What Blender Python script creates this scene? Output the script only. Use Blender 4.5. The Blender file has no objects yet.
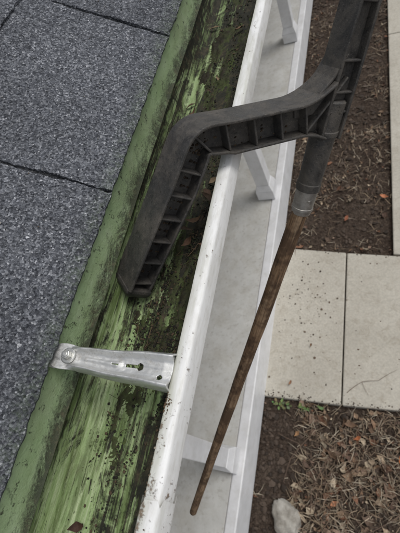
import bpy, math, random
from mathutils import Vector, Matrix, noise as mn
random.seed(7)
R=random.random
U=random.uniform
scene=bpy.context.scene
CAMZ=2.9

# ------------------------------------------------------------ helpers
def link(o,parent=None):
    scene.collection.objects.link(o)
    if parent: o.parent=parent
    return o
def empty(name):
    e=bpy.data.objects.new(name,None); e.empty_display_size=.1
    return link(e)
def mesh(name,vs,fs,mats,parent=None,mi=None,smooth=False,cols=None,bevel=0,solid=0):
    m=bpy.data.meshes.new(name); m.from_pydata([tuple(v) for v in vs],[],fs)
    if not isinstance(mats,(list,tuple)): mats=[mats]
    for k in mats: m.materials.append(k)
    if mi: m.polygons.foreach_set('material_index',mi)
    if smooth: m.polygons.foreach_set('use_smooth',[True]*len(m.polygons))
    if cols:
        a=m.color_attributes.new('Col','FLOAT_COLOR','POINT')
        flat=[]
        for c in cols: flat+= [c[0],c[1],c[2],1]
        a.data.foreach_set('color',flat)
    m.update()
    o=bpy.data.objects.new(name,m); link(o,parent)
    if solid:
        s=o.modifiers.new('s','SOLIDIFY'); s.thickness=solid; s.offset=-1
    if bevel:
        b=o.modifiers.new('b','BEVEL'); b.width=bevel; b.segments=2; b.limit_method='ANGLE'; b.angle_limit=math.radians(35)
    return o
def boxdata(x0,x1,y0,y1,z0,z1):
    v=[(x0,y0,z0),(x1,y0,z0),(x1,y1,z0),(x0,y1,z0),(x0,y0,z1),(x1,y0,z1),(x1,y1,z1),(x0,y1,z1)]
    f=[(0,3,2,1),(4,5,6,7),(0,1,5,4),(1,2,6,5),(2,3,7,6),(3,0,4,7)]
    return v,f
def box(name,x0,x1,y0,y1,z0,z1,m,parent=None,bevel=.004):
    v,f=boxdata(x0,x1,y0,y1,z0,z1)
    return mesh(name,v,f,m,parent,bevel=bevel)
class Acc:
    def __init__(s): s.v=[];s.f=[];s.c=[]
    def add(s,v,f,c=None):
        o=len(s.v); s.v+=v; s.f+=[tuple(i+o for i in q) for q in f]
        if c is not None: s.c+=[c]*len(v)

# ------------------------------------------------------------ materials
class M:
    def __init__(s,name,rough=.7,metal=0,spec=.5):
        s.m=bpy.data.materials.new(name); s.m.use_nodes=True
        s.n=s.m.node_tree.nodes; s.l=s.m.node_tree.links
        s.b=s.n['Principled BSDF']; s.b.inputs['Roughness'].default_value=rough
        s.b.inputs['Metallic'].default_value=metal
        s.b.inputs['Specular IOR Level'].default_value=spec
        s.tc=s.n.new('ShaderNodeTexCoord')
    def co(s,scale=(1,1,1),rot=(0,0,0)):
        mp=s.n.new('ShaderNodeMapping'); mp.inputs['Scale'].default_value=scale; mp.inputs['Rotation'].default_value=rot
        s.l.new(s.tc.outputs['Object'],mp.inputs[0]); return mp.outputs[0]
    def noise(s,sc,detail=4,rough=.6,co=None,dist=0):
        t=s.n.new('ShaderNodeTexNoise'); t.inputs['Scale'].default_value=sc; t.inputs['Detail'].default_value=min(detail,4)
        t.inputs['Roughness'].default_value=rough; t.inputs['Distortion'].default_value=dist
        s.l.new(co or s.tc.outputs['Object'],t.inputs['Vector']); return t.outputs['Fac']
    def vor(s,sc,out='Color',feat='F1',co=None):
        t=s.n.new('ShaderNodeTexVoronoi'); t.feature=feat; t.inputs['Scale'].default_value=sc
        s.l.new(co or s.tc.outputs['Object'],t.inputs['Vector']); return t.outputs[out]
    def ramp(s,fac,stops,interp='LINEAR'):
        r=s.n.new('ShaderNodeValToRGB'); r.color_ramp.interpolation=interp
        e=r.color_ramp.elements
        while len(e)<len(stops): e.new(.5)
        for k,(p,c) in enumerate(stops):
            e[k].position=p
            if not isinstance(c,(list,tuple)): c=(c,c,c)
            e[k].color=(*c,1)
        s.l.new(fac,r.inputs[0]); return r.outputs[0]
    def _in(s,v,sock):
        if isinstance(v,(int,float)): sock.default_value=v
        elif isinstance(v,(list,tuple)): sock.default_value=(*v,1)
        else: s.l.new(v,sock)
    def mix(s,fac,a,b,mode='MIX'):
        x=s.n.new('ShaderNodeMix'); x.data_type='RGBA'; x.blend_type=mode
        s._in(fac,x.inputs[0]); s._in(a,x.inputs[6]); s._in(b,x.inputs[7]); return x.outputs[2]
    def math(s,op,a,b=0,clamp=False):
        x=s.n.new('ShaderNodeMath'); x.operation=op; x.use_clamp=clamp
        s._in(a,x.inputs[0]); s._in(b,x.inputs[1]); return x.outputs[0]
    def mr(s,v,a,b,c,d):
        x=s.n.new('ShaderNodeMapRange'); s._in(v,x.inputs[0])
        for k,q in enumerate((a,b,c,d)): x.inputs[k+1].default_value=q
        return x.outputs[0]
    def xyz(s):
        x=s.n.new('ShaderNodeSeparateXYZ'); s.l.new(s.tc.outputs['Object'],x.inputs[0]); return x.outputs
    def attr(s,name='Col'):
        a=s.n.new('ShaderNodeAttribute'); a.attribute_name=name; return a.outputs['Color']
    def col(s,c): s._in(c,s.b.inputs['Base Color'])
    def rough(s,c): s._in(c,s.b.inputs['Roughness'])
    def bump(s,h,dist,strength=1):
        b=s.n.new('ShaderNodeBump'); b.inputs['Distance'].default_value=dist; b.inputs['Strength'].default_value=strength
        s.l.new(h,b.inputs['Height'])
        if s.b.inputs['Normal'].is_linked:
            s.l.new(s.b.inputs['Normal'].links[0].from_socket,b.inputs['Normal'])
        s.l.new(b.outputs[0],s.b.inputs['Normal'])

# asphalt shingle granules
m=M('shingle_granules',.92,0,.2)
cell=m.math('MULTIPLY',m.vor(600,'Color'),1.0)
g=m.ramp(cell,[(0,(.024,.026,.031)),(.25,(.062,.066,.076)),(.6,(.122,.128,.142)),(.85,(.23,.238,.255)),(1,(.52,.525,.54))])
big=m.noise(9,3); mid=m.noise(170,4,.75); fine=m.noise(1100,3,.7)
g=m.mix(1,g,m.ramp(fine,[(.3,.65),(.7,1.35)]),'MULTIPLY')
g=m.mix(1,g,m.ramp(mid,[(.35,.62),(.65,1.32)]),'MULTIPLY')
g=m.mix(1,g,m.ramp(big,[(.3,.80),(.7,1.12)]),'MULTIPLY')
g=m.mix(1,g,m.attr(),'MULTIPLY')
x,y,z=m.xyz()   # algae creeping on to the first centimetre of the eave edge
alg=m.math('MULTIPLY',m.mr(x,-.272,-.259,0,1),m.mr(mid,.42,.62,0,.45))
g=m.mix(alg,g,(.085,.115,.055))
m.col(g); m.bump(m.vor(600,'Distance'),.0015,1); m.bump(mid,.0022,.9); SH=m.m

# gutter interior: faded green paint, algae film, black moss, scrape streaks along the run
def gutter_green(name,clean):
    m=M(name,.5,0,.4); x,y,z=m.xyz()
    st1=m.noise(90,5,.72,m.co((1,.05,1),(0,0,.03)),.35)
    st2=m.noise(330,4,.7,m.co((1,.045,1),(0,0,-.02)),.8)
    patch=m.noise(30,5,.8,m.co((1,.55,1)),1.1)
    fine=m.noise(480,4,.75)
    if clean:
        base=m.ramp(m.noise(30,5,.7),[(.3,(.265,.365,.185)),(.55,(.33,.43,.24)),(.72,(.40,.49,.31))])
        low=m.mr(z,2.620,2.599,0,.24)
        s=m.math('ADD',m.math('ADD',m.math('MULTIPLY',patch,.65),m.math('MULTIPLY',fine,.35)),low)
        d=m.mr(s,.59,.75,0,.9)
        sp=m.mr(m.noise(150,5,.75),.60,.68,0,.8)
        d=m.math('MAXIMUM',d,sp)
        film=m.mix(m.mr(m.noise(55,5,.7,m.co((1,.3,1))),.44,.75,0,.5),base,(.155,.20,.085))
        film=m.mix(m.mr(m.noise(12,5,.75),.48,.70,0,.45),film,(.20,.22,.13))
    else:
        base=m.ramp(m.noise(25,4),[(.3,(.25,.365,.145)),(.7,(.37,.48,.225))])
        s=m.math('ADD',m.math('MULTIPLY',st1,.50),m.math('MULTIPLY',st2,.24))
        s=m.math('ADD',s,m.math('MULTIPLY',patch,.44))
        s=m.math('ADD',s,m.math('MULTIPLY',fine,.10))
        s=m.math('ADD',s,m.mr(y,-.08,.45,.0,.105))
        s=m.math('ADD',s,m.mr(x,-.245,-.18,-.02,.10))
        s=m.math('ADD',s,m.mr(z,2.556,2.60,0,.03))
        d=m.mr(s,.655,.735,0,1)
        film=m.mix(m.mr(st2,.45,.60,0,.8),base,(.50,.58,.35))
        film=m.mix(m.mr(m.noise(120,5,.75,m.co((1,.10,1))),.46,.62,0,.85),film,(.11,.155,.050))
        film=m.mix(m.mr(m.noise(14,5,.75),.50,.68,0,.45),film,(.14,.14,.07))
    dirt=m.ramp(m.noise(90,5,.75),[(.3,(.010,.011,.008)),(.5,(.026,.025,.015)),(.64,(.065,.052,.03)),(.8,(.14,.10,.055))])
    c=m.mix(d,film,dirt)
    m.col(c); m.rough(m.mr(d,0,1,.38,.7))
    m.bump(m.math('ADD',d,m.math('MULTIPLY',fine,.7)),.0013,.9)
    return m.m
GIN=gutter_green('gutter_interior_green',False); GDRIP=gutter_green('drip_edge_green',True)

def white(name,amt=.5,base=(.8,.8,.8),lip=False):
    m=M(name,.42,0,.45)
    n1=m.noise(45,5,.75,None,1.0); n2=m.noise(420,3,.6); n3=m.noise(7,4)
    c=m.mix(1,base,m.ramp(n3,[(.3,.84),(.7,1.0)]),'MULTIPLY')
    s1=n1
    if lip:
        x,y,z=m.xyz()
        st=m.math('MULTIPLY',m.mr(y,.06,-.06,0,1),m.mr(x,-.143,-.153,.25,1))
        s1=m.math('ADD',m.math('MULTIPLY',m.math('ADD',n1,m.noise(210,5,.75)),.5),m.math('MULTIPLY',st,.18))
        c=m.mix(m.mr(m.math('ADD',m.noise(60,5,.7,m.co((1,.15,1))),m.mr(x,-.145,-.152,0,.22)),.54,.82,0,.65),c,(.34,.35,.24))
        c=m.mix(m.mr(m.noise(200,4,.7,m.co((1,.2,1))),.48,.75,0,.5),c,(.42,.40,.35))
        c=m.mix(m.mr(m.noise(26,5,.8,m.co((1,.4,1))),.46,.70,0,.4),c,(.45,.43,.38))
        d=m.mr(s1,.60,.655,0,1)
    else:
        c=m.mix(m.mr(m.noise(18,5,.75),.45,.75,0,.4),c,(.48,.47,.43))
        d=m.mr(s1,.60,.72,0,1)
    sp=m.mr(n2,.69,.74,0,1)
    c=m.mix(m.math('MULTIPLY',d,amt),c,m.ramp(m.noise(300,4,.7),[(.35,(.06,.04,.025)),(.6,(.19,.125,.07)),(.75,(.34,.28,.2))]))
    c=m.mix(m.math('MULTIPLY',sp,amt*.6),c,(.10,.08,.06))
    m.col(c); m.bump(d,.0007,.6); m.bump(n1,.0006,.4); return m.m
WL=white('gutter_lip_white',.85,(.80,.80,.79),True); WP=white('porch_white_paint',.16,(.77,.77,.78))
m=M('porch_floor_paint',.6); c=m.ramp(m.noise(5,5,.65),[(.3,(.48,.475,.45)),(.7,(.61,.605,.575))])
c=m.mix(m.mr(m.noise(38,5,.7),.54,.74,0,.55),c,(.25,.22,.18))
c=m.mix(m.mr(m.noise(9,5,.75),.44,.7,0,.55),c,(.40,.375,.32)); m.col(c); m.bump(m.noise(80,4),.001,.4); PF=m.m

# black weathered plastic
m=M('black_plastic',.6,0,.35)
n=m.noise(24,5,.78,None,.6); n2=m.noise(700,3,.6); n3=m.noise(110,5,.7,m.co((1,1,.4)))
c=m.ramp(n3,[(.3,(.028,.0272,.0265)),(.7,(.060,.0575,.055))])
c=m.mix(m.mr(n,.42,.72,0,.75),c,(.130,.114,.095))
c=m.mix(m.mr(n2,.60,.74,0,.55),c,(.21,.19,.165))
c=m.mix(m.mr(m.noise(190,5,.7),.60,.66,0,.6),c,(.016,.015,.014))
m.col(c); m.rough(m.mr(n,.3,.7,.38,.72)); m.bump(n2,.0005,.8); m.bump(n3,.0010,.7); BP=m.m
def metal(name,c0,c1,r0,r1,sc=(1,1,1),dirt=.8):
    m=M(name,.4,1); n=m.noise(90,5,.7,m.co(sc)); d=m.mr(m.noise(130,5,.78),.52,.72,0,dirt)
    m.col(m.mix(d,m.ramp(n,[(.3,c0),(.7,c1)]),(.20,.175,.135)))
    m.l.new(m.mr(d,0,1,1,.3),m.b.inputs['Metallic'])
    m.rough(m.mr(m.noise(300,4,.7,m.co(sc)),.3,.7,r0,r1)); m.bump(m.noise(350,4,.7),.0003,.6); return m.m
ALU=metal('hanger_aluminium',(.60,.60,.585),(.78,.78,.765),.42,.66,(.2,1,1),.65); STEEL=metal('galvanised_ferrule',(.30,.29,.27),(.52,.50,.47),.45,.7); SCREW=metal('screw_zinc',(.45,.45,.43),(.66,.66,.63),.35,.5)
def vcol(name,rough=.85,var=60,amt=(.65,1.3)):
    m=M(name,rough,0,.3); c=m.mix(1,m.attr(),m.ramp(m.noise(var,4,.7),[(.3,amt[0]),(.7,amt[1])]),'MULTIPLY'); m.col(c)
    m.bump(m.noise(var*3,3),.002,.4); return m.m
DEB=vcol('gutter_debris_muck',.75,260); LEAF=vcol('dry_leaf',.75,70,(.5,1.35)); STRAW=vcol('dry_grass_blades',.8,60); WEED=vcol('weed_leaf',.6,80)
# soil
m=M('soil',.95,0,.15)
a=m.noise(3.2,5,.7); b=m.noise(45,5,.75); v=m.vor(60,'Distance')
c=m.ramp(b,[(.3,(.030,.021,.016)),(.5,(.072,.052,.040)),(.72,(.15,.112,.085))])
c=m.mix(m.mr(a,.4,.65,0,.7),c,m.ramp(b,[(.3,(.055,.040,.031)),(.7,(.20,.155,.12))]))
m.col(c); m.bump(b,.03,1); m.bump(v,.012,.7); SOIL=m.m
# concrete
m=M('concrete_slab',.85,0,.25)
a=m.noise(2.2,5,.6); b=m.noise(70,5,.7); s=m.noise(17,5,.75,None,.7)
c=m.ramp(a,[(.3,(.44,.41,.35)),(.7,(.56,.53,.46))])
c=m.mix(1,c,m.ramp(b,[(.3,.84),(.7,1.10)]),'MULTIPLY')
c=m.mix(m.mr(s,.50,.72,0,.5),c,(.29,.245,.185))
c=m.mix(m.mr(m.noise(130,3,.6),.67,.75,0,.6),c,(.12,.09,.07))
m.col(c); m.bump(b,.002,.6); CONC=m.m
m=M('rock_surface',.9,0,.2); c=m.ramp(m.noise(14,5,.7),[(.3,(.22,.20,.17)),(.55,(.38,.36,.32)),(.75,(.50,.48,.44))]); m.col(c); m.bump(m.noise(30,5,.7),.01,.8); ROCK=m.m

# ------------------------------------------------------------ house + roof
house=empty('house')
TH=math.radians(34)
ud=Vector((-math.cos(TH),0,math.sin(TH))); nn=Vector((math.sin(TH),0,math.cos(TH)))
R0=Vector((-.258,0,2.640))
Y0,Y1=-5.0,9.0; RL=4.6
def rp(s,y,o): return R0+ud*s+nn*o+Vector((0,y,0))
EXP=.186
A=Acc()
def tab(s0,s1,ya,yb,fine,tone,jit=.0016):
    n=max(2,int((yb-ya)/.004)) if fine else 2
    k=max(2,int((s1-s0)/.004)) if fine else 2
    vs=[];fs=[]
    for i in range(n+1):
        for j in range(k+1):
            y=ya+(yb-ya)*i/n; s=s0+(s1-s0)*j/k; t=j/k
            o=.0075-.0050*t
            if fine:
                if j==0: s+=mn.noise(Vector((y*70,s0*9,0)))*jit+mn.noise(Vector((y*330,s0*9,3)))*jit*.9
                if i==0 or i==n: y+=(mn.noise(Vector((s*22,ya*5+i,7)))*1.6+mn.noise(Vector((s*330,ya*5+i,2)))*1.0)*jit*1.2
                o+=mn.noise(Vector((y*9,s*9,1)))*.0014+mn.noise(Vector((y*150,s*150,1)))*.0003
                if i==0 or i==n or j==0: o-=.0009
                if (i<3 or i>n-3): o+=.0004
            vs.append(rp(s,y,o))
    W=k+1
    for i in range(n):
        for j in range(k): fs.append((i*W+j,i*W+j+1,(i+1)*W+j+1,(i+1)*W+j))
    def skirt(ids,flip):
        b=len(vs)
        for q in ids: vs.append(vs[q]-nn*.0045)
        for q in range(len(ids)-1):
            f=(ids[q],ids[q+1],b+q+1,b+q); fs.append(f if not flip else f[::-1])
    skirt([i*W for i in range(n+1)],False)
    skirt(list(range(W)),True); skirt([n*W+j for j in range(W)],False)
    A.add(vs,fs,(tone,tone,tone*1.01))
nc=int(RL/EXP)
for c in range(nc):
    s0=c*EXP; s1=s0+EXP+.012
    if c==0: js=[Y0]+[-4.7+.31*i for i in range(14)]+[-.36,-.085,.228,.480,.80,1.11,1.40]+[1.40+.3*i for i in range(1,25)]+[Y1]
    else:
        off=(c*.137)%.3; js=[Y0]+[Y0+.06+off+.3*i+U(-.02,.02) for i in range(46) if Y0+.06+off+.3*i<Y1-.06]+[Y1]
    js=sorted(js)
    for a_,b_ in zip(js[:-1],js[1:]):
        if b_-a_<.03: continue
        fine=(c<3 and b_>-.5 and a_<1.3)
        tab(s0,s1,a_+.0017,b_-.0017,fine,U(.86,1.12))
mesh('shingles',A.v,A.f,SH,house,cols=A.c)
def slab_roof(name,s0,s1,o0,o1,mt):
    v=[rp(s0,Y0,o0),rp(s1,Y0,o0),rp(s1,Y1,o0),rp(s0,Y1,o0),rp(s0,Y0,o1),rp(s1,Y0,o1),rp(s1,Y1,o1),rp(s0,Y1,o1)]
    return mesh(name,v,[(0,3,2,1),(4,5,6,7),(0,1,5,4),(1,2,6,5),(2,3,7,6),(3,0,4,7)],mt,house,cols=[(.35,.35,.35)]*8)
slab_roof('starter_course',.0015,RL,-.0012,.0018,SH)
slab_roof('roof_deck',.012,RL,-.020,-.0014,WP)
top=rp(RL,0,0)
v=[(top.x,Y0,top.z),(top.x,Y1,top.z),(top.x*2+.26,Y1,2.64),(top.x*2+.26,Y0,2.64)]
mesh('rear_roof_slope',v,[(0,1,2,3)],SH,house,cols=[(1,1,1)]*4,solid=.02)
box('fascia',-.295,-.2735,Y0,Y1,2.44,2.618,WP,house)
box('soffit',-2.5,-.297,Y0,Y1,2.445,2.46,WP,house)
box('porch_beam',-.95,-.83,Y0,Y1,2.26,2.443,WP,house)
box('wall',-2.7,-2.52,Y0,Y1,0,2.6,WP,house)
box('front_door',-2.518,-2.48,1.2,2.1,.32,2.3,PF,house)
DG=M('window_glass',.1); DG.col((.05,.06,.07))
for i,yy in enumerate((-1.6,3.4)):
    box('window_frame_%d'%i,-2.518,-2.48,yy,yy+1.3,1.1,2.1,WP,house)
    box('window_pane_%d'%i,-2.478,-2.472,yy+.07,yy+1.23,1.17,2.03,DG.m,house,bevel=0)
box('porch_floor',-2.51,-.868,Y0,Y1,.02,.296,PF,house)
box('porch_edge_board',-.866,-.796,Y0,Y1,.03,.301,WP,house,bevel=.008)
for i,yy in enumerate((-4.08,-2.01,.06,2.12,4.18,6.25)):
    A=Acc()
    cx=-.905
    A.add(*boxdata(cx-.052,cx+.052,yy-.052,yy+.052,.46,2.258))
    A.add(*boxdata(cx-.072,cx+.072,yy-.072,yy+.072,.303,.40))
    v,f=boxdata(cx-.072,cx+.072,yy-.072,yy+.072,.4005,.4595)
    for k in range(4,8): v[k]=(cx+(v[k][0]-cx)*.74,yy+(v[k][1]-yy)*.74,v[k][2])
    A.add(v,f)
    A.add(*boxdata(cx-.07,cx+.07,yy-.07,yy+.07,2.2,2.2585))
    mesh('porch_post_%d'%(i+1),A.v,A.f,WP,house,bevel=.004)

# ------------------------------------------------------------ gutter
gutter=empty('rain_gutter')
def ysteps(lo=-.45,hi=1.3,st=.008):
    ys=[Y0,-3,-2,-1.2,-.8]
    y=lo
    while y<hi: ys.append(y); y+=st
    return ys+[1.5,2,3,4.5,6,Y1]
YS=ysteps()
def sweepY(name,prof,split,mats,wob=.0006,ys=YS,parent=None,closed=True,smooth=False,endjit=None):
    vs=[];fs=[];mi=[];n=len(prof)
    for iy,y in enumerate(ys):
        for k,(x,z) in enumerate(prof):
            a=mn.noise(Vector((y*6,0,2)))*wob+mn.noise(Vector((y*28,z*5,5)))*wob*.35
            b=mn.noise(Vector((y*5,x*8,9)))*wob*.9+mn.noise(Vector((y*34,x*20,4)))*wob*.3
            yy=y+(endjit(k) if endjit and iy==len(ys)-1 else 0)
            vs.append((x+a,yy,z+b))
    for i in range(len(ys)-1):
        for k in range(n if closed else n-1):
            q=(k+1)%n
            fs.append((i*n+k,(i+1)*n+k,(i+1)*n+q,i*n+q)); mi.append(split(k))
    o=mesh(name,vs,fs,mats,parent,mi=mi,smooth=smooth)
    if smooth:
        e=o.modifiers.new('e','EDGE_SPLIT'); e.split_angle=math.radians(38)
    return o
prof=[(-.2685,2.630),(-.2685,2.585),(-.2678,2.566),(-.265,2.557),(-.259,2.5525),(-.235,2.5513),(-.205,2.5515),(-.180,2.552),(-.171,2.555),(-.1685,2.562),(-.166,2.575),(-.160,2.594),(-.1555,2.602),(-.1535,2.608),(-.1533,2.6200),
      (-.1525,2.6214),(-.1510,2.6218),(-.1422,2.6196),(-.1412,2.6186),(-.1408,2.6170),(-.1385,2.6050),(-.1388,2.6030),(-.1405,2.6018),(-.1500,2.597),(-.1560,2.590),(-.163,2.573),(-.1655,2.560),(-.168,2.5495),(-.205,2.5485),(-.260,2.5490),(-.268,2.554),(-.2712,2.566),(-.2712,2.630)]
sweepY('trough',prof,lambda k:0 if k<13 or k>=30 else 1,[GIN,WL],parent=gutter,smooth=True)
lap=[(-.1548,2.610),(-.1548,2.6206),(-.1532,2.6228),(-.1510,2.6234),(-.1416,2.6212),(-.1400,2.6198),(-.1394,2.6172),(-.1370,2.6048),(-.1376,2.6016),(-.1400,2.6002),(-.149,2.5960)]
lys=[-5,-3,-1.5,-.8]+[-.45+.008*i for i in range(54)]
sweepY('lap_section',lap,lambda k:0,[WL],ys=lys,parent=gutter,closed=False,smooth=True,endjit=lambda k:U(-.009,.004))
dp=[(-.2600,2.6425),(-.2618,2.6405),(-.2625,2.636),(-.2640,2.606),(-.2635,2.602),(-.2605,2.5985),(-.2612,2.5978),(-.2648,2.601),(-.2656,2.606),(-.2642,2.636),(-.2636,2.6405)]
sweepY('drip_edge',dp,lambda k:0,[GDRIP],wob=.0010,parent=gutter,smooth=True)

# hanger bracket
hang=empty('gutter_hanger')
def hwid(u):
    w=.0084+.0072*u**.9
    if u<.24:
        t=(u-.13)/.13; w=.0110*math.sqrt(max(0,1-min(1,abs(t))**2.6)) if t<0 else .0110-(.0110-.0101)*min(1,(u-.13)/.11)
    return w
NU,NV=220,64
vs=[];fs=[]
YB=.0585
for i in range(NU+1):
    u=i/NU
    for j in range(NV+1):
        v=-1+2*j/NV
        w=max(hwid(u),.0005)
        x=-.2635+u*.1120
        z=2.6405-.0150*u-.0020*math.sin(u*math.pi)
        ridge=math.exp(-((abs(v)-.72)/.17)**2)
        f=min(1,max(0,(u-.17)/.10))
        h=ridge*.0042*f - (max(0,abs(v)-.86)/.14)**1.5*.0065*f
        h+= -.0016*f*(1-min(1,abs(v)/.6))
        h+= .0018*math.exp(-(v/.16)**2)*min(1,max(0,(u-.26)/.05))*min(1,max(0,(.62-u)/.05))
        if u>.93: h-= (u-.93)/.07*.001
        h+= mn.noise(Vector((u*6,v*1.5,3)))*.0007+mn.noise(Vector((u*25,v*5,3)))*.00018
        vs.append((x,YB+v*w+.0018*mn.noise(Vector((u*3,0,8))),z+h))
W=NV+1
for i in range(NU):
    u=(i+.5)/NU; x=u*.1135
    for j in range(NV):
        v=-1+2*(j+.5)/NV; yy=v*hwid(u)
        if abs(yy)<.0013 and .072<x<.086: continue
        if (x-.085)**2+yy*yy<.0029**2: continue
        if (x-.1045)**2+(yy+.006)**2<.0022**2: continue
        if abs(yy)<.0008 and .060<x<.066: continue
        fs.append((i*W+j,(i+1)*W+j,(i+1)*W+j+1,i*W+j+1))
mesh('strap',vs,fs,ALU,hang,smooth=True,solid=.0014)
vs=[];fs=[]
for i in range(16):
    t=i/15; a=t*math.pi*.5
    x=-.2622+(.003-.003*math.cos(a)) ; z=2.6405-.004*math.sin(a)-t*.004
    for y in (-.0105,.0105): vs.append((x-.0005,YB+y,z-.0005))
for i in range(15): fs.append((2*i,2*i+1,2*i+3,2*i+2))
mesh('back_foot',vs,fs,ALU,hang,smooth=True,solid=.0012)
box('front_clip',-.1575,-.1538,YB-.0140,YB+.0140,2.6060,2.6215,ALU,hang,bevel=.0012)
def cyl(name,c,ax,r0,r1,h,n,mt,parent,bevel=0,smooth=False,rot=0):
    ax=Vector(ax).normalized(); t=ax.orthogonal().normalized(); b=ax.cross(t); c=Vector(c)
    vs=[];
    for k,(r,z) in enumerate(((r0,0),(r1,h))):
        for i in range(n):
            a=2*math.pi*i/n+rot; vs.append(c+ax*z+(t*math.cos(a)+b*math.sin(a))*r)
    fs=[(i,(i+1)%n,n+(i+1)%n,n+i) for i in range(n)]+[tuple(range(n))[::-1],tuple(range(n,2*n))]
    return mesh(name,vs,fs,mt,parent,bevel=bevel)
sc=Vector((-.2450,YB+.0005,2.6375)); sax=(.15,0,1)
cyl('screw_washer',sc,sax,.0070,.0062,.0014,32,SCREW,hang,.0004)
cyl('screw_head',sc+Vector((.0002,0,.0014)),sax,.0043,.0040,.0042,6,SCREW,hang,.0006)
cyl('screw_recess_rim',sc+Vector((.0008,0,.0056)),sax,.0026,.0020,.0007,20,SCREW,hang,.0003)

# ------------------------------------------------------------ muck in gutter
def floorz(x):
    z=2.5516
    if x<-.259: z+=(-.259-x)*.8
    if x>-.178: z+=(x+.178)*.6
    return z
ny=1100; nx=60
vs=[];fs=[];cs=[]
for i in range(ny+1):
    y=-.42+1.9*i/ny
    for j in range(nx+1):
        x=-.262+.090*j/nx
        n=mn.fractal(Vector((x*48,y*17,1.7)),.7,2.1,6)
        n2=mn.noise(Vector((x*520,y*520,0)))+.8*mn.noise(Vector((x*190,y*150,5)))
        f=(x+.262)/.09
        band=math.exp(-((y-.135)/.07)**2)*.44+ .32*min(1,max(0,(y-.24)/.3))+ .30*max(0,f-.6)
        h=(n*.64+band-.46+f*.16)+n2*.13
        h=max(-.5,min(1,h))
        z=floorz(x)+h*.0044+n2*.0009*(1 if h>0 else .2)
        vs.append((x,y,z)); t=max(0,min(1,.5+.5*n2))
        k=mn.noise(Vector((x*60,y*40,8)))
        g=max(0,k)*1.3; hh=max(0,1-max(0,h)*6)
        cs.append((.010+.032*t+.012*g+.03*hh,.010+.025*t+.025*g+.045*hh,.007+.013*t+.012*hh))
for i in range(ny):
    for j in range(nx):
        a=i*(nx+1)+j
        fs.append((a,a+1,a+nx+2,a+nx+1))
mesh('gutter_sediment',vs,fs,DEB,None,cols=cs,smooth=True)
A=Acc()
def lump(c,r,col,n=6,flat=.6):
    vs=[]
    ph=R()*6
    sx,sy,sz=U(.6,1.4),U(.6,1.4),U(.4,.9)*flat*1.3
    for (lat,k) in ((-.6,0),(.5,.5)):
        for i in range(n):
            a=2*math.pi*(i+k)/n+ph; rr=r*U(.7,1.2)
            vs.append((c[0]+math.cos(a)*rr*sx*.9,c[1]+math.sin(a)*rr*sy*.9,c[2]+lat*r*sz*U(.8,1.2)))
    vs.append((c[0],c[1],c[2]+r*sz))
    fs=[]
    for i in range(n):
        j=(i+1)%n
        fs.append((i,j,n+i)); fs.append((j,n+j,n+i)); fs.append((n+i,n+j,2*n))
    A.add(vs,fs,col)
for i in range(26000):
    q=R()
    if q<.33: y=random.gauss(.14,.09)
    elif q<.65: y=U(.25,1.3)
    else: y=U(-.45,.3)
    x=-.262+.088*(R()**.6)
    k=mn.noise(Vector((x*45,y*16,4)))+.6*mn.noise(Vector((x*120,y*50,9)))
    if k<.05 and R()<.93: continue
    r=random.choice((.0003,.0004,.0005,.0007,.0009,.0014))*U(.7,1.3)
    c=random.choice(((.02,.017,.012),(.03,.03,.018),(.05,.04,.024),(.012,.011,.009),(.09,.062,.038),(.035,.045,.02)))
    lump((x,y,floorz(x)+r*.3+.0006),r,c,4)
for i in range(60):
    y=U(-.3,1.2); lump((U(-.150,-.143),y,2.6210+(.0014 if y<-.02 else 0)),U(.0003,.0005),(.12,.10,.08),5)
for i in range(300):
    y=random.gauss(-.055,.03); x=-.1530+abs(random.gauss(0,.0018))
    lump((x,y,2.6212+(.0012 if y<-.03 else 0)),U(.0002,.0008),random.choice(((.12,.075,.04),(.07,.05,.03),(.20,.14,.09),(.30,.26,.2))),5,.5)
for i in range(70):
    y=random.gauss(.036,.005); x=-.1530+abs(random.gauss(0,.0018))
    lump((x,y,2.6212),U(.0003,.0009),random.choice(((.12,.075,.04),(.07,.05,.03))),5,.5)
for i in range(220):
    s=abs(random.gauss(0,.2)); p=rp(s,U(-.1,.9),.0085-.005*s/.19); lump(tuple(p),U(.0004,.0011),random.choice(((.09,.07,.05),(.3,.29,.27),(.02,.02,.02))),5)
mesh('gutter_debris',A.v,A.f,DEB,None,cols=A.c)

def leafdata(c,L,Wd,yaw,pitch,roll,curl,col):
    Mx=Matrix.Rotation(yaw,3,'Z')@Matrix.Rotation(pitch,3,'Y')@Matrix.Rotation(roll,3,'X')
    vs=[];n=5
    prof=(0.0,.62,1.0,.78,.42,.0)
    for i in range(n+1):
        t=i/n; x=(t-.5)*L; w=prof[i]*Wd*.5*U(.65,1.2)
        zc=curl*L*((t-.5)**2)*2
        for sgn in (-1,0,1):
            vs.append(Vector(c)+Mx@Vector((x,sgn*w,zc+abs(sgn)*w*U(.2,.9))))
    fs=[]
    for i in range(n):
        for k in (0,1):
            a=3*i+k; fs.append((a,a+1,a+4,a+3))
    return [tuple(v) for v in vs],fs
A=Acc()
LC=((.14,.08,.05),(.16,.10,.06),(.10,.06,.04),(.22,.16,.10),(.08,.055,.038))
def gl(x,y,z,L,W,yaw,p=0,r=0,cu=.3,c=None):
    c=c or random.choice(LC); v,f=leafdata((x,y,z),L,W,yaw,p,r,cu,c); A.add(v,f,c)
gl(-.245,-.068,2.556,.016,.009,.4,.1,.2,.8,(.075,.038,.026))
for i in range(8): gl(U(-.215,-.18),U(.21,.34),2.5565+U(0,.006),U(.012,.022),U(.005,.010),U(0,6.3),U(-.4,.4),U(-.4,.4),U(-.5,.9))
for i in range(14): gl(U(-.26,-.175),U(.42,1.3),2.5565+U(0,.003),U(.01,.022),U(.004,.009),U(0,6.3),U(-.3,.3),U(-.3,.3),U(-.5,.9))
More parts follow.
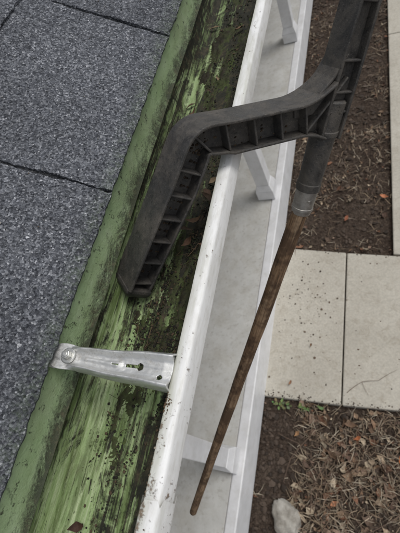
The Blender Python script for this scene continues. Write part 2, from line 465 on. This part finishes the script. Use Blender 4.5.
mesh('gutter_leaves',A.v,A.f,LEAF,None,cols=A.c,smooth=True)
A=Acc()
def stick(p,q,r,col,n=5,bend=.0):
    p=Vector(p);q=Vector(q); d=(q-p); ax=d.normalized(); t=ax.orthogonal().normalized(); b=ax.cross(t)
    vs=[];K=4
    for k in range(K+1):
        u=k/K; c=p+d*u+t*math.sin(u*math.pi)*bend*d.length; rr=r*(1-.5*u)
        for i in range(n):
            a=2*math.pi*i/n; vs.append(tuple(c+(t*math.cos(a)+b*math.sin(a))*rr))
    fs=[(k*n+i,k*n+(i+1)%n,(k+1)*n+(i+1)%n,(k+1)*n+i) for k in range(K) for i in range(n)]
    A.add(vs,fs,col)
for i in range(110):
    x=U(-.255,-.18);y=random.choice((random.gauss(.15,.09),U(-.05,1.1)));a=U(0,6.3);L=U(.005,.025)
    stick((x,y,2.5548),(max(-.262,min(-.176,x+math.cos(a)*L*.6)),y+math.sin(a)*L,2.5548+U(-.002,.004)),U(.0002,.0006),random.choice(((.05,.035,.02),(.14,.10,.06),(.025,.02,.015))),5,U(-.15,.15))
mesh('gutter_twigs',A.v,A.f,DEB,None,cols=A.c)

# ------------------------------------------------------------ gutter cleaning tool
tool=empty('gutter_cleaning_scoop')
C=Vector((0,0,CAMZ))
FER=Vector((-.0925,.319,-.405))+C
sd3=Vector((.350,.428,.833)).normalized()
E=Vector((-.1625,.2685,-.2415))+C; J=FER+sd3*.107; T=Vector((-.250,.160,-.328))+C
e1=(J-E).normalized(); nv=(T-E).cross(J-E).normalized(); e2=nv.cross(e1)
def P(p,q,n): return E+e1*p+e2*q+nv*n
def to2(w): d=w-E; return (d.dot(e1),d.dot(e2))
j2=to2(J); t2=to2(T)
td=Vector(t2).normalized()
cl=[]; rr=.0115
pa=Vector((rr,0)); pb=td*rr
NJ=18
for i in range(NJ): cl.append(Vector((j2[0]-.012,0)).lerp(pa,i/NJ))
for i in range(9):
    t=i/8; cl.append((1-t)**2*pa+2*t*(1-t)*Vector((0,0))+t*t*pb)
for i in range(1,19): cl.append(pb.lerp(Vector(t2),i/18))
def frames(cl):
    out=[]
    for i,p in enumerate(cl):
        d=(cl[min(i+1,len(cl)-1)]-cl[max(i-1,0)]).normalized()
        out.append((p,Vector((d.y,-d.x)),d))
    return out
fr=frames(cl); NF=len(fr)
def hup(i):
    t=i/(NF-1); h=.0172
    if i<6: h+=.016*((6-i)/6)**2
    if 15<i<30: h+=.0018*math.cos((i-22.5)/7.5*math.pi/2)
    if t>.6: h-=.003*(t-.6)/.4
    return h
def hdn(i):
    t=i/(NF-1); h=.0172
    if i<5: h+=.010*((5-i)/5)**2
    if 15<i<30: h-=.0055*max(0,math.cos((i-22)/8*math.pi/2))
    if t>.6: h-=.003*(t-.6)/.4
    return h
parts=Acc()
def sweep2(fr,fo0,fo1,n0,n1,cap=True,nshift=None):
    vs=[]
    for i,(p,nr,d) in enumerate(fr):
        a=p+nr*fo0(i); b=p+nr*fo1(i)
        s=nshift(i) if nshift else 0
        N0=n0(i) if callable(n0) else n0; N1=n1(i) if callable(n1) else n1
        vs+=[P(a.x,a.y,N0+s),P(b.x,b.y,N0+s),P(b.x,b.y,N1+s),P(a.x,a.y,N1+s)]
    fs=[]
    for i in range(len(fr)-1):
        for k in range(4):
            q=(k+1)%4; fs.append((4*i+k,4*i+q,4*i+4+q,4*i+4+k))
    if cap: fs+=[(3,2,1,0),tuple(4*(len(fr)-1)+k for k in range(4))]
    parts.add(vs,fs)
fw=lambda i:.0195+.002*min(1,max(0,(i-18)/10))
fwi=lambda i:.0158
sweep2(fr,lambda i:hup(i)-.0032,lambda i:hup(i),lambda i:-fw(i),fw)
sweep2(fr,lambda i:-hdn(i),lambda i:-hdn(i)+.003,lambda i:-fwi(i),fwi)
sweep2(fr,lambda i:-hdn(i)+.0028,lambda i:hup(i)-.0030,-.0020,.0010)
def rib(p,nr,d,a,b,n0,n1,slant=.0,th=.0024):
    vs=[]
    for s in (-1,1):
        q0=p+nr*a+d*(s*th*.5-slant); q1=p+nr*b+d*(s*th*.5+slant)
        vs+=[P(q0.x,q0.y,n0),P(q1.x,q1.y,n0),P(q1.x,q1.y,n1),P(q0.x,q0.y,n1)]
    parts.add(vs,[(0,1,2,3),(7,6,5,4),(0,4,5,1),(1,5,6,2),(2,6,7,3),(3,7,4,0)])
acc=0;last=None
for i,(p,nr,d) in enumerate(fr):
    if i>0: acc+=(p-fr[i-1][0]).length
    if last is None or acc-last>.0235:
        if i>1:
            rib(p,nr,d,-hdn(i)+.0025,hup(i)-.0028,-.0150,.0150,.0028 if i<NF/2 else .001)
        last=acc
tp,tn,tdir=fr[-1]
tipcl=[tp+tdir*(.003+.0028*k) for k in range(5)]
frt=[(q,tn,tdir) for q in tipcl]
rr2=[1,.94,.82,.62,.35]
sweep2([(tp-tdir*.001,tn,tdir)]+frt,lambda i:-.0140*([1]+rr2)[i],lambda i:.0150*([1]+rr2)[i],lambda i:-.018*([1]+rr2)[i],lambda i:.018*([1]+rr2)[i])
sdir=Vector((sd3.dot(e1),sd3.dot(e2))); sn=sd3.dot(nv)
Jp=Vector(j2)
scl=[Jp+sdir*(-.030+.010*k) for k in range(28)]
frs=[(q,Vector((sdir.y,-sdir.x)),sdir) for q in scl]
k_n=lambda i:sn*(-.030+.010*i)
so_=lambda i:.0150-.0022*min(1,max(0,(i-6)/8))
sweep2(frs,lambda i:so_(i)-.0035,lambda i:so_(i),-.0140,.0140,nshift=k_n)
sweep2(frs,lambda i:-so_(i),lambda i:-so_(i)+.0035,-.0140,.0140,nshift=k_n)
sweep2(frs,lambda i:-so_(i)+.0034,lambda i:so_(i)-.0034,-.0045,.0055,nshift=k_n)
for k in (3,5,8,13,20):
    p,nr,d=frs[k]; s=k_n(k); rib(p,nr,d,-so_(k)+.003,so_(k)-.003,-.0125+s,.0125+s,.0,.0026)
g=[Vector((j2[0]-.052,.0150)),Vector((j2[0]-.030,.0215)),Vector((j2[0]-.014,.036)),Vector((j2[0]+.000,.056)),Vector((j2[0]+.004,.0)),Vector((j2[0]-.05,0))]
vs=[P(q.x,q.y,-.006) for q in g]+[P(q.x,q.y,.004) for q in g]
n=len(g); parts.add(vs,[tuple(range(n))[::-1],tuple(range(n,2*n))]+[(i,(i+1)%n,n+(i+1)%n,n+i) for i in range(n)])
frg=frames([g[0],g[0].lerp(g[1],.5),g[1],g[1].lerp(g[2],.5),g[2],g[2].lerp(g[3],.5),g[3]])
sweep2(frg,lambda i:-.0015,lambda i:.0015,-.0145,.0145)
bb=frames([Vector((j2[0]-.040,-.014)),Vector((j2[0]-.014,.012)),Vector((j2[0]+.006,.034))])
sweep2(bb,lambda i:-.0013,lambda i:.0013,-.010,.0135)
tb=mesh('scoop_arm',parts.v,parts.f,BP,tool,bevel=.0010)
import bmesh
bm=bmesh.new(); bm.from_mesh(tb.data); bmesh.ops.recalc_face_normals(bm,faces=bm.faces); bm.to_mesh(tb.data); bm.free()
def lathe(name,o,ax,prof,n,mt,parent,wob=0,bendv=None):
    ax=ax.normalized(); t=ax.orthogonal().normalized(); b=ax.cross(t); vs=[];fs=[]
    for k,(z,r) in enumerate(prof):
        c=o+ax*z
        if bendv: c=c+bendv(z)
        for i in range(n):
            a=2*math.pi*i/n; q=r+(mn.noise(Vector((math.cos(a)*2,math.sin(a)*2,z*12)))*wob)
            vs.append(c+(t*math.cos(a)+b*math.sin(a))*q)
    for k in range(len(prof)-1):
        for i in range(n):
            j=(i+1)%n; fs.append((k*n+i,k*n+j,(k+1)*n+j,(k+1)*n+i))
    fs+=[tuple(range(n))[::-1],tuple(range((len(prof)-1)*n,len(prof)*n))]
    return mesh(name,vs,fs,mt,parent,smooth=True)
dn=-sd3
L0=(J-FER).length
o=lathe('socket_tube',J,dn,[(-.012,.0125),(-.010,.0150),(.02,.0150),(.021,.0160),(.026,.0160),(.027,.0146),(L0-.022,.0138),(L0-.021,.0147),(L0-.012,.0147),(L0-.0115,.0136)],36,BP,tool)
e=o.modifiers.new('e','EDGE_SPLIT'); e.split_angle=math.radians(30)
o=lathe('ferrule',FER,dn,[(-.0135,.0130),(-.013,.0135),(.012,.0129),(.0125,.0135),(.0155,.0135),(.016,.0126),(.0215,.0120),(.022,.0110)],36,STEEL,tool)
e=o.modifiers.new('e','EDGE_SPLIT'); e.split_angle=math.radians(30)
PE=Vector((-.474,-.112,-1.150))+C
pd=PE-FER; PL=pd.length
m=M('weathered_wood',.72,0,.25)
rotv=pd.normalized().to_track_quat('Z','Y')
q=rotv.inverted().to_euler()
mp=m.n.new('ShaderNodeMapping'); mp.vector_type='POINT'; mp.inputs['Rotation'].default_value=q
m.l.new(m.tc.outputs['Object'],mp.inputs[0])
mp2=m.n.new('ShaderNodeMapping'); mp2.inputs['Scale'].default_value=(1,1,.06); m.l.new(mp.outputs[0],mp2.inputs[0])
g1=m.noise(190,5,.7,mp2.outputs[0],.6); g2=m.noise(16,5,.8); g3=m.noise(550,3,.6,mp2.outputs[0])
c=m.ramp(g1,[(.3,(.12,.070,.040)),(.5,(.24,.155,.092)),(.72,(.45,.33,.215))])
c=m.mix(m.mr(g2,.44,.58,0,.85),c,(.075,.046,.029))
c=m.mix(m.mr(g3,.56,.68,0,.8),c,(.040,.028,.019))
m.col(c); m.bump(g1,.0010,.8); WOOD=m.m
K=60; pr=[]
for k in range(K+1):
    z=PL*k/K; r=.0105-.0012*k/K
    pr.append((z,r))
pr+= [(PL+.003,.0088),(PL+.005,.007),(PL+.006,.003)]
lathe('wooden_pole',FER+pd.normalized()*.01,pd,pr,28,WOOD,tool,wob=.0010,bendv=lambda z:Vector((0,.005*math.sin(z*3.2),0)))
cyl('ferrule_rivet',FER+Vector((.55,-.6,.55)).normalized()*.0129+dn*.004,(.55,-.6,.55),.0026,.0018,.0014,16,STEEL,tool,.0003)
A=Acc()
for i in range(420):
    k=random.randint(6,NF-1) if R()<.4 else random.randint(24,NF-1); p,nr,d=fr[k]; a=U(-hdn(k)+.002,hup(k)-.003); q=p+nr*a
    w=P(q.x,q.y,.0012); lump(tuple(w),U(.0005,.0018),random.choice(((.03,.022,.015),(.06,.04,.025),(.11,.08,.05))),5)
mesh('clinging_mud',A.v,A.f,DEB,tool,cols=A.c)

# ------------------------------------------------------------ ground, walkway
v=[(-150,-150,0),(150,-150,0),(150,150,0),(-150,150,0)]
mesh('ground',v,[(0,1,2,3)],SOIL)
walk=empty('concrete_walkway')
def slab(name,pts,z1=.045):
    n=len(pts)
    vs=[(x,y,-.04) for x,y in pts]+[(x,y,z1) for x,y in pts]
    fs=[tuple(range(n))[::-1],tuple(range(n,2*n))]+[(i,(i+1)%n,n+(i+1)%n,n+i) for i in range(n)]
    mesh(name,vs,fs,CONC,walk,bevel=.008)
slab('slab_1',[(-1.2,.512),(-.286,.517),(-.292,1.672),(-1.2,1.780)])
slab('slab_2',[(-.277,.517),(.98,.560),(.98,1.54),(-.283,1.668)],.047)
slab('slab_3',[(.99,.560),(2.2,.58),(2.2,1.50),(.99,1.54)],.044)
slab('slab_4',[(.040,1.649),(1.1,1.55),(1.1,4.2),(.030,4.25)],.046)
slab('slab_5',[(.030,4.258),(1.1,4.21),(1.1,7.2),(.015,7.2)],.046)

bm=bmesh.new(); bmesh.ops.create_icosphere(bm,subdivisions=4,radius=1)
for w in bm.verts:
    n=mn.fractal(w.co*1.3+Vector((3,1,2)),.8,2,4)
    w.co*= 1+.28*n
    w.co=Vector((w.co.x*.075,w.co.y*.098,w.co.z*.06)); w.co=Matrix.Rotation(.5,3,'Z')@w.co+Vector((-.575,-.185,.035))
me=bpy.data.meshes.new('rock'); bm.to_mesh(me); bm.free(); me.materials.append(ROCK)
for p in me.polygons: p.use_smooth=True
link(bpy.data.objects.new('rock',me))

def onslab(x,y):
    if .505<y<1.79-.1*(x+1.2) and x>-1.2 and x<2.2: return True
    if x>.03 and x<1.12 and y>1.5: return True
    return False
A=Acc()
for i in range(16000):
    x=U(-.8,1.6) ; y=U(1.6,6.5) if R()<.6 else U(-1.0,.52)
    if onslab(x,y) : continue
    r=random.choice((.004,.006,.009,.016))*U(.7,1.4)
    t=U(.5,1.6); lump((x,y,r*.3),r,(.068*t,.050*t,.038*t),5)
mesh('soil_clods',A.v,A.f,DEB,None,cols=A.c)
GC=((.24,.15,.095),(.30,.205,.135),(.17,.105,.075),(.38,.29,.20),(.12,.08,.058),(.25,.125,.075),(.44,.36,.26),(.26,.18,.13))
A=Acc()
def dens(x,y):
    k=mn.noise(Vector((x*1.8,y*1.8,3)))+.8*mn.noise(Vector((x*6,y*6,7)))
    if y<.5:
        d=.38+.42*min(1,max(0,(x+.66)/.22)) -.5*(1 if x<-.55 else 0)
        return d+k*1.0
    if y<3.0: return .50+k*1.0
    return .32+k*.9
for i in range(17500):
    x=U(-.8,1.5) ; y=U(-1.3,.52) if R()<.42 else U(1.6,7)
    if onslab(x,y): continue
    if R()>dens(x,y): continue
    L=random.choice((.010,.014,.02,.03,.045,.07))*U(.7,1.2)
    if y>1.5: L*=.75
    c=random.choice(GC); t=U(.45,1.2); c=tuple(q*t for q in c)
    v,f=leafdata((x,y,.006+U(0,.028)),L,L*U(.3,.8),U(0,6.3),U(-.6,.6),U(-.7,.7),U(-.9,1.3),c); A.add(v,f,c)
for (x,y,L,c) in ((.06,.24,.06,(.50,.17,.06)),(-.18,.33,.05,(.45,.16,.07)),(-.55,.3,.05,(.35,.2,.1)),(-.3,-.05,.06,(.42,.19,.10)),(-.05,-.2,.06,(.40,.16,.08)),(-.02,2.2,.07,(.5,.2,.1)),(-.3,2.0,.06,(.35,.14,.08)),(-.5,.9,.03,(.2,.12,.07)),(-.62,.62,.04,(.3,.16,.09))):
    v,f=leafdata((x,y,.03+(.035 if onslab(x,y) else 0)),L,L*.55,U(0,6),.1,.2,.5,c); A.add(v,f,c)
mesh('leaf_litter',A.v,A.f,LEAF,None,cols=A.c,smooth=True)
A=Acc()
for i in range(32000):
    x=U(-.8,1.5) ; y=U(-1.3,.53) if R()<.45 else U(1.6,7)
    if onslab(x,y): continue
    d=dens(x,y)*(1.1 if y<.5 else .75)
    if R()>d: continue
    L=U(.02,.12); a=U(0,6.3); w=U(.0007,.0021)
    z=U(.003,.035); c=random.choice(((.44,.36,.26),(.34,.26,.18),(.50,.43,.33),(.24,.17,.12),(.28,.21,.14))); t=U(.5,1.1); c=tuple(q*t for q in c)
    dx,dy=math.cos(a),math.sin(a); px,py=-dy*w,dx*w; h=U(-.002,.03); b=U(-.2,.2)*L
    p0=(x,y);p1=(x+dx*L*.5+px/w*b,y+dy*L*.5+py/w*b);p2=(x+dx*L,y+dy*L)
    vs=[(p0[0]-px,p0[1]-py,z),(p0[0]+px,p0[1]+py,z),(p1[0]+px,p1[1]+py,z+h),(p1[0]-px,p1[1]-py,z+h),(p2[0],p2[1],z+h*.4)]
    A.add(vs,[(0,1,2,3),(3,2,4)],c)
mesh('dry_grass',A.v,A.f,STRAW,None,cols=A.c)
A=Acc()
for i in range(330):
    if R()<.45: x,y=random.gauss(-.62,.12),random.gauss(1.2,.25)
    else: x,y=U(-.85,1),U(.53,1.6)
    if x<-.82 or y<.53 or y>1.6: continue
    lump((x,y,.0475),random.choice((.0015,.002,.003,.004,.007))*U(.7,1.3),random.choice(((.09,.065,.045),(.14,.10,.07),(.06,.045,.035))),5,.4)
for i in range(420):
    x=U(-.8,1); y=(.515+abs(random.gauss(0,.02))) if R()<.6 else (1.69-.11*(x+.28)-abs(random.gauss(0,.02)))
    lump((x,y,.047),random.choice((.002,.003,.005))*U(.7,1.3),random.choice(((.09,.065,.045),(.05,.038,.03))),5,.4)
mesh('soil_crumbs',A.v,A.f,DEB,None,cols=A.c)
A=Acc()
def tw(pts,r):
    for p,q in zip(pts[:-1],pts[1:]): stick(p,q,r,(.16,.11,.08),5,.03); r*=.8
tw([(-.25,.60,.052),(-.16,.68,.058),(-.06,.70,.056),(.05,.78,.06)],.0022)
tw([(-.16,.68,.058),(-.12,.60,.056)],.0014)
for k in range(14):
    x,y=(U(-.6,.0),U(1.9,5)) if k<9 else (U(-.5,.2),U(-.3,.4))
    a=U(0,6.3); p=(x,y,.03); q=(x+.2*math.cos(a),y+.25*math.sin(a),.05); r_=(q[0]+.15*math.cos(a+.5),q[1]+.15*math.sin(a+.5),.03)
    if onslab(q[0],q[1]) or onslab(r_[0],r_[1]): continue
    tw([p,q,r_],.003)
mesh('twigs',A.v,A.f,DEB,None,cols=A.c)
def weed(cx,cy,n,s):
    global A
    A=Acc()
    for i in range(n):
        a=U(0,6.3); rr_=U(0,s); c=(.16*U(.7,1.3),.22*U(.7,1.2),.085)
        v,f=leafdata((cx+math.cos(a)*rr_*1.6,cy+math.sin(a)*rr_*.6,.02+U(0,.03)),U(.018,.04),U(.012,.024),a,U(-.5,.2),U(-.3,.3),.2,c); A.add(v,f,c)
    mesh('weed_plant',A.v,A.f,WEED,None,cols=A.c,smooth=True)
weed(-.68,.472,22,.05); weed(-.53,.47,12,.03); weed(-.40,.482,6,.02)

# ------------------------------------------------------------ camera, light
right=Vector((.9055,.1944,-.3772)); down=Vector((-.0095,-.8796,-.4765)); fwd=Vector((-.4244,.4343,-.7941))
fwd.normalize(); right=(right-fwd*right.dot(fwd)).normalized(); up=right.cross(fwd)
cd=bpy.data.cameras.new('camera'); cam=bpy.data.objects.new('camera',cd); link(cam)
mw=Matrix((right,up,-fwd)).transposed().to_4x4(); mw.translation=C; cam.matrix_world=mw
cd.sensor_fit='HORIZONTAL'; cd.sensor_width=36; cd.lens=36; cd.clip_start=.02; cd.clip_end=600
cd.dof.use_dof=True; cd.dof.focus_distance=.42; cd.dof.aperture_fstop=22
scene.camera=cam
el,az=math.radians(62),math.radians(65)
w=bpy.data.worlds.new('World'); scene.world=w; w.use_nodes=True
nt=w.node_tree; bg=nt.nodes['Background']; sk=nt.nodes.new('ShaderNodeTexSky'); sk.sky_type='NISHITA'; sk.sun_disc=False
sk.sun_elevation=el; sk.sun_rotation=az
hs=nt.nodes.new('ShaderNodeHueSaturation'); hs.inputs['Saturation'].default_value=.18
nt.links.new(sk.outputs[0],hs.inputs['Color']); nt.links.new(hs.outputs[0],bg.inputs[0]); bg.inputs[1].default_value=.15
sd=bpy.data.lights.new('sun','SUN'); sd.energy=1.5; sd.angle=math.radians(25); sd.color=(1,.97,.93)
so=bpy.data.objects.new('sun',sd); link(so)
dirv=Vector((math.sin(az)*math.cos(el),math.cos(az)*math.cos(el),math.sin(el)))
so.rotation_euler=dirv.to_track_quat('Z','Y').to_euler()
scene.view_settings.view_transform='Standard'; scene.view_settings.look='None'; scene.view_settings.exposure=0
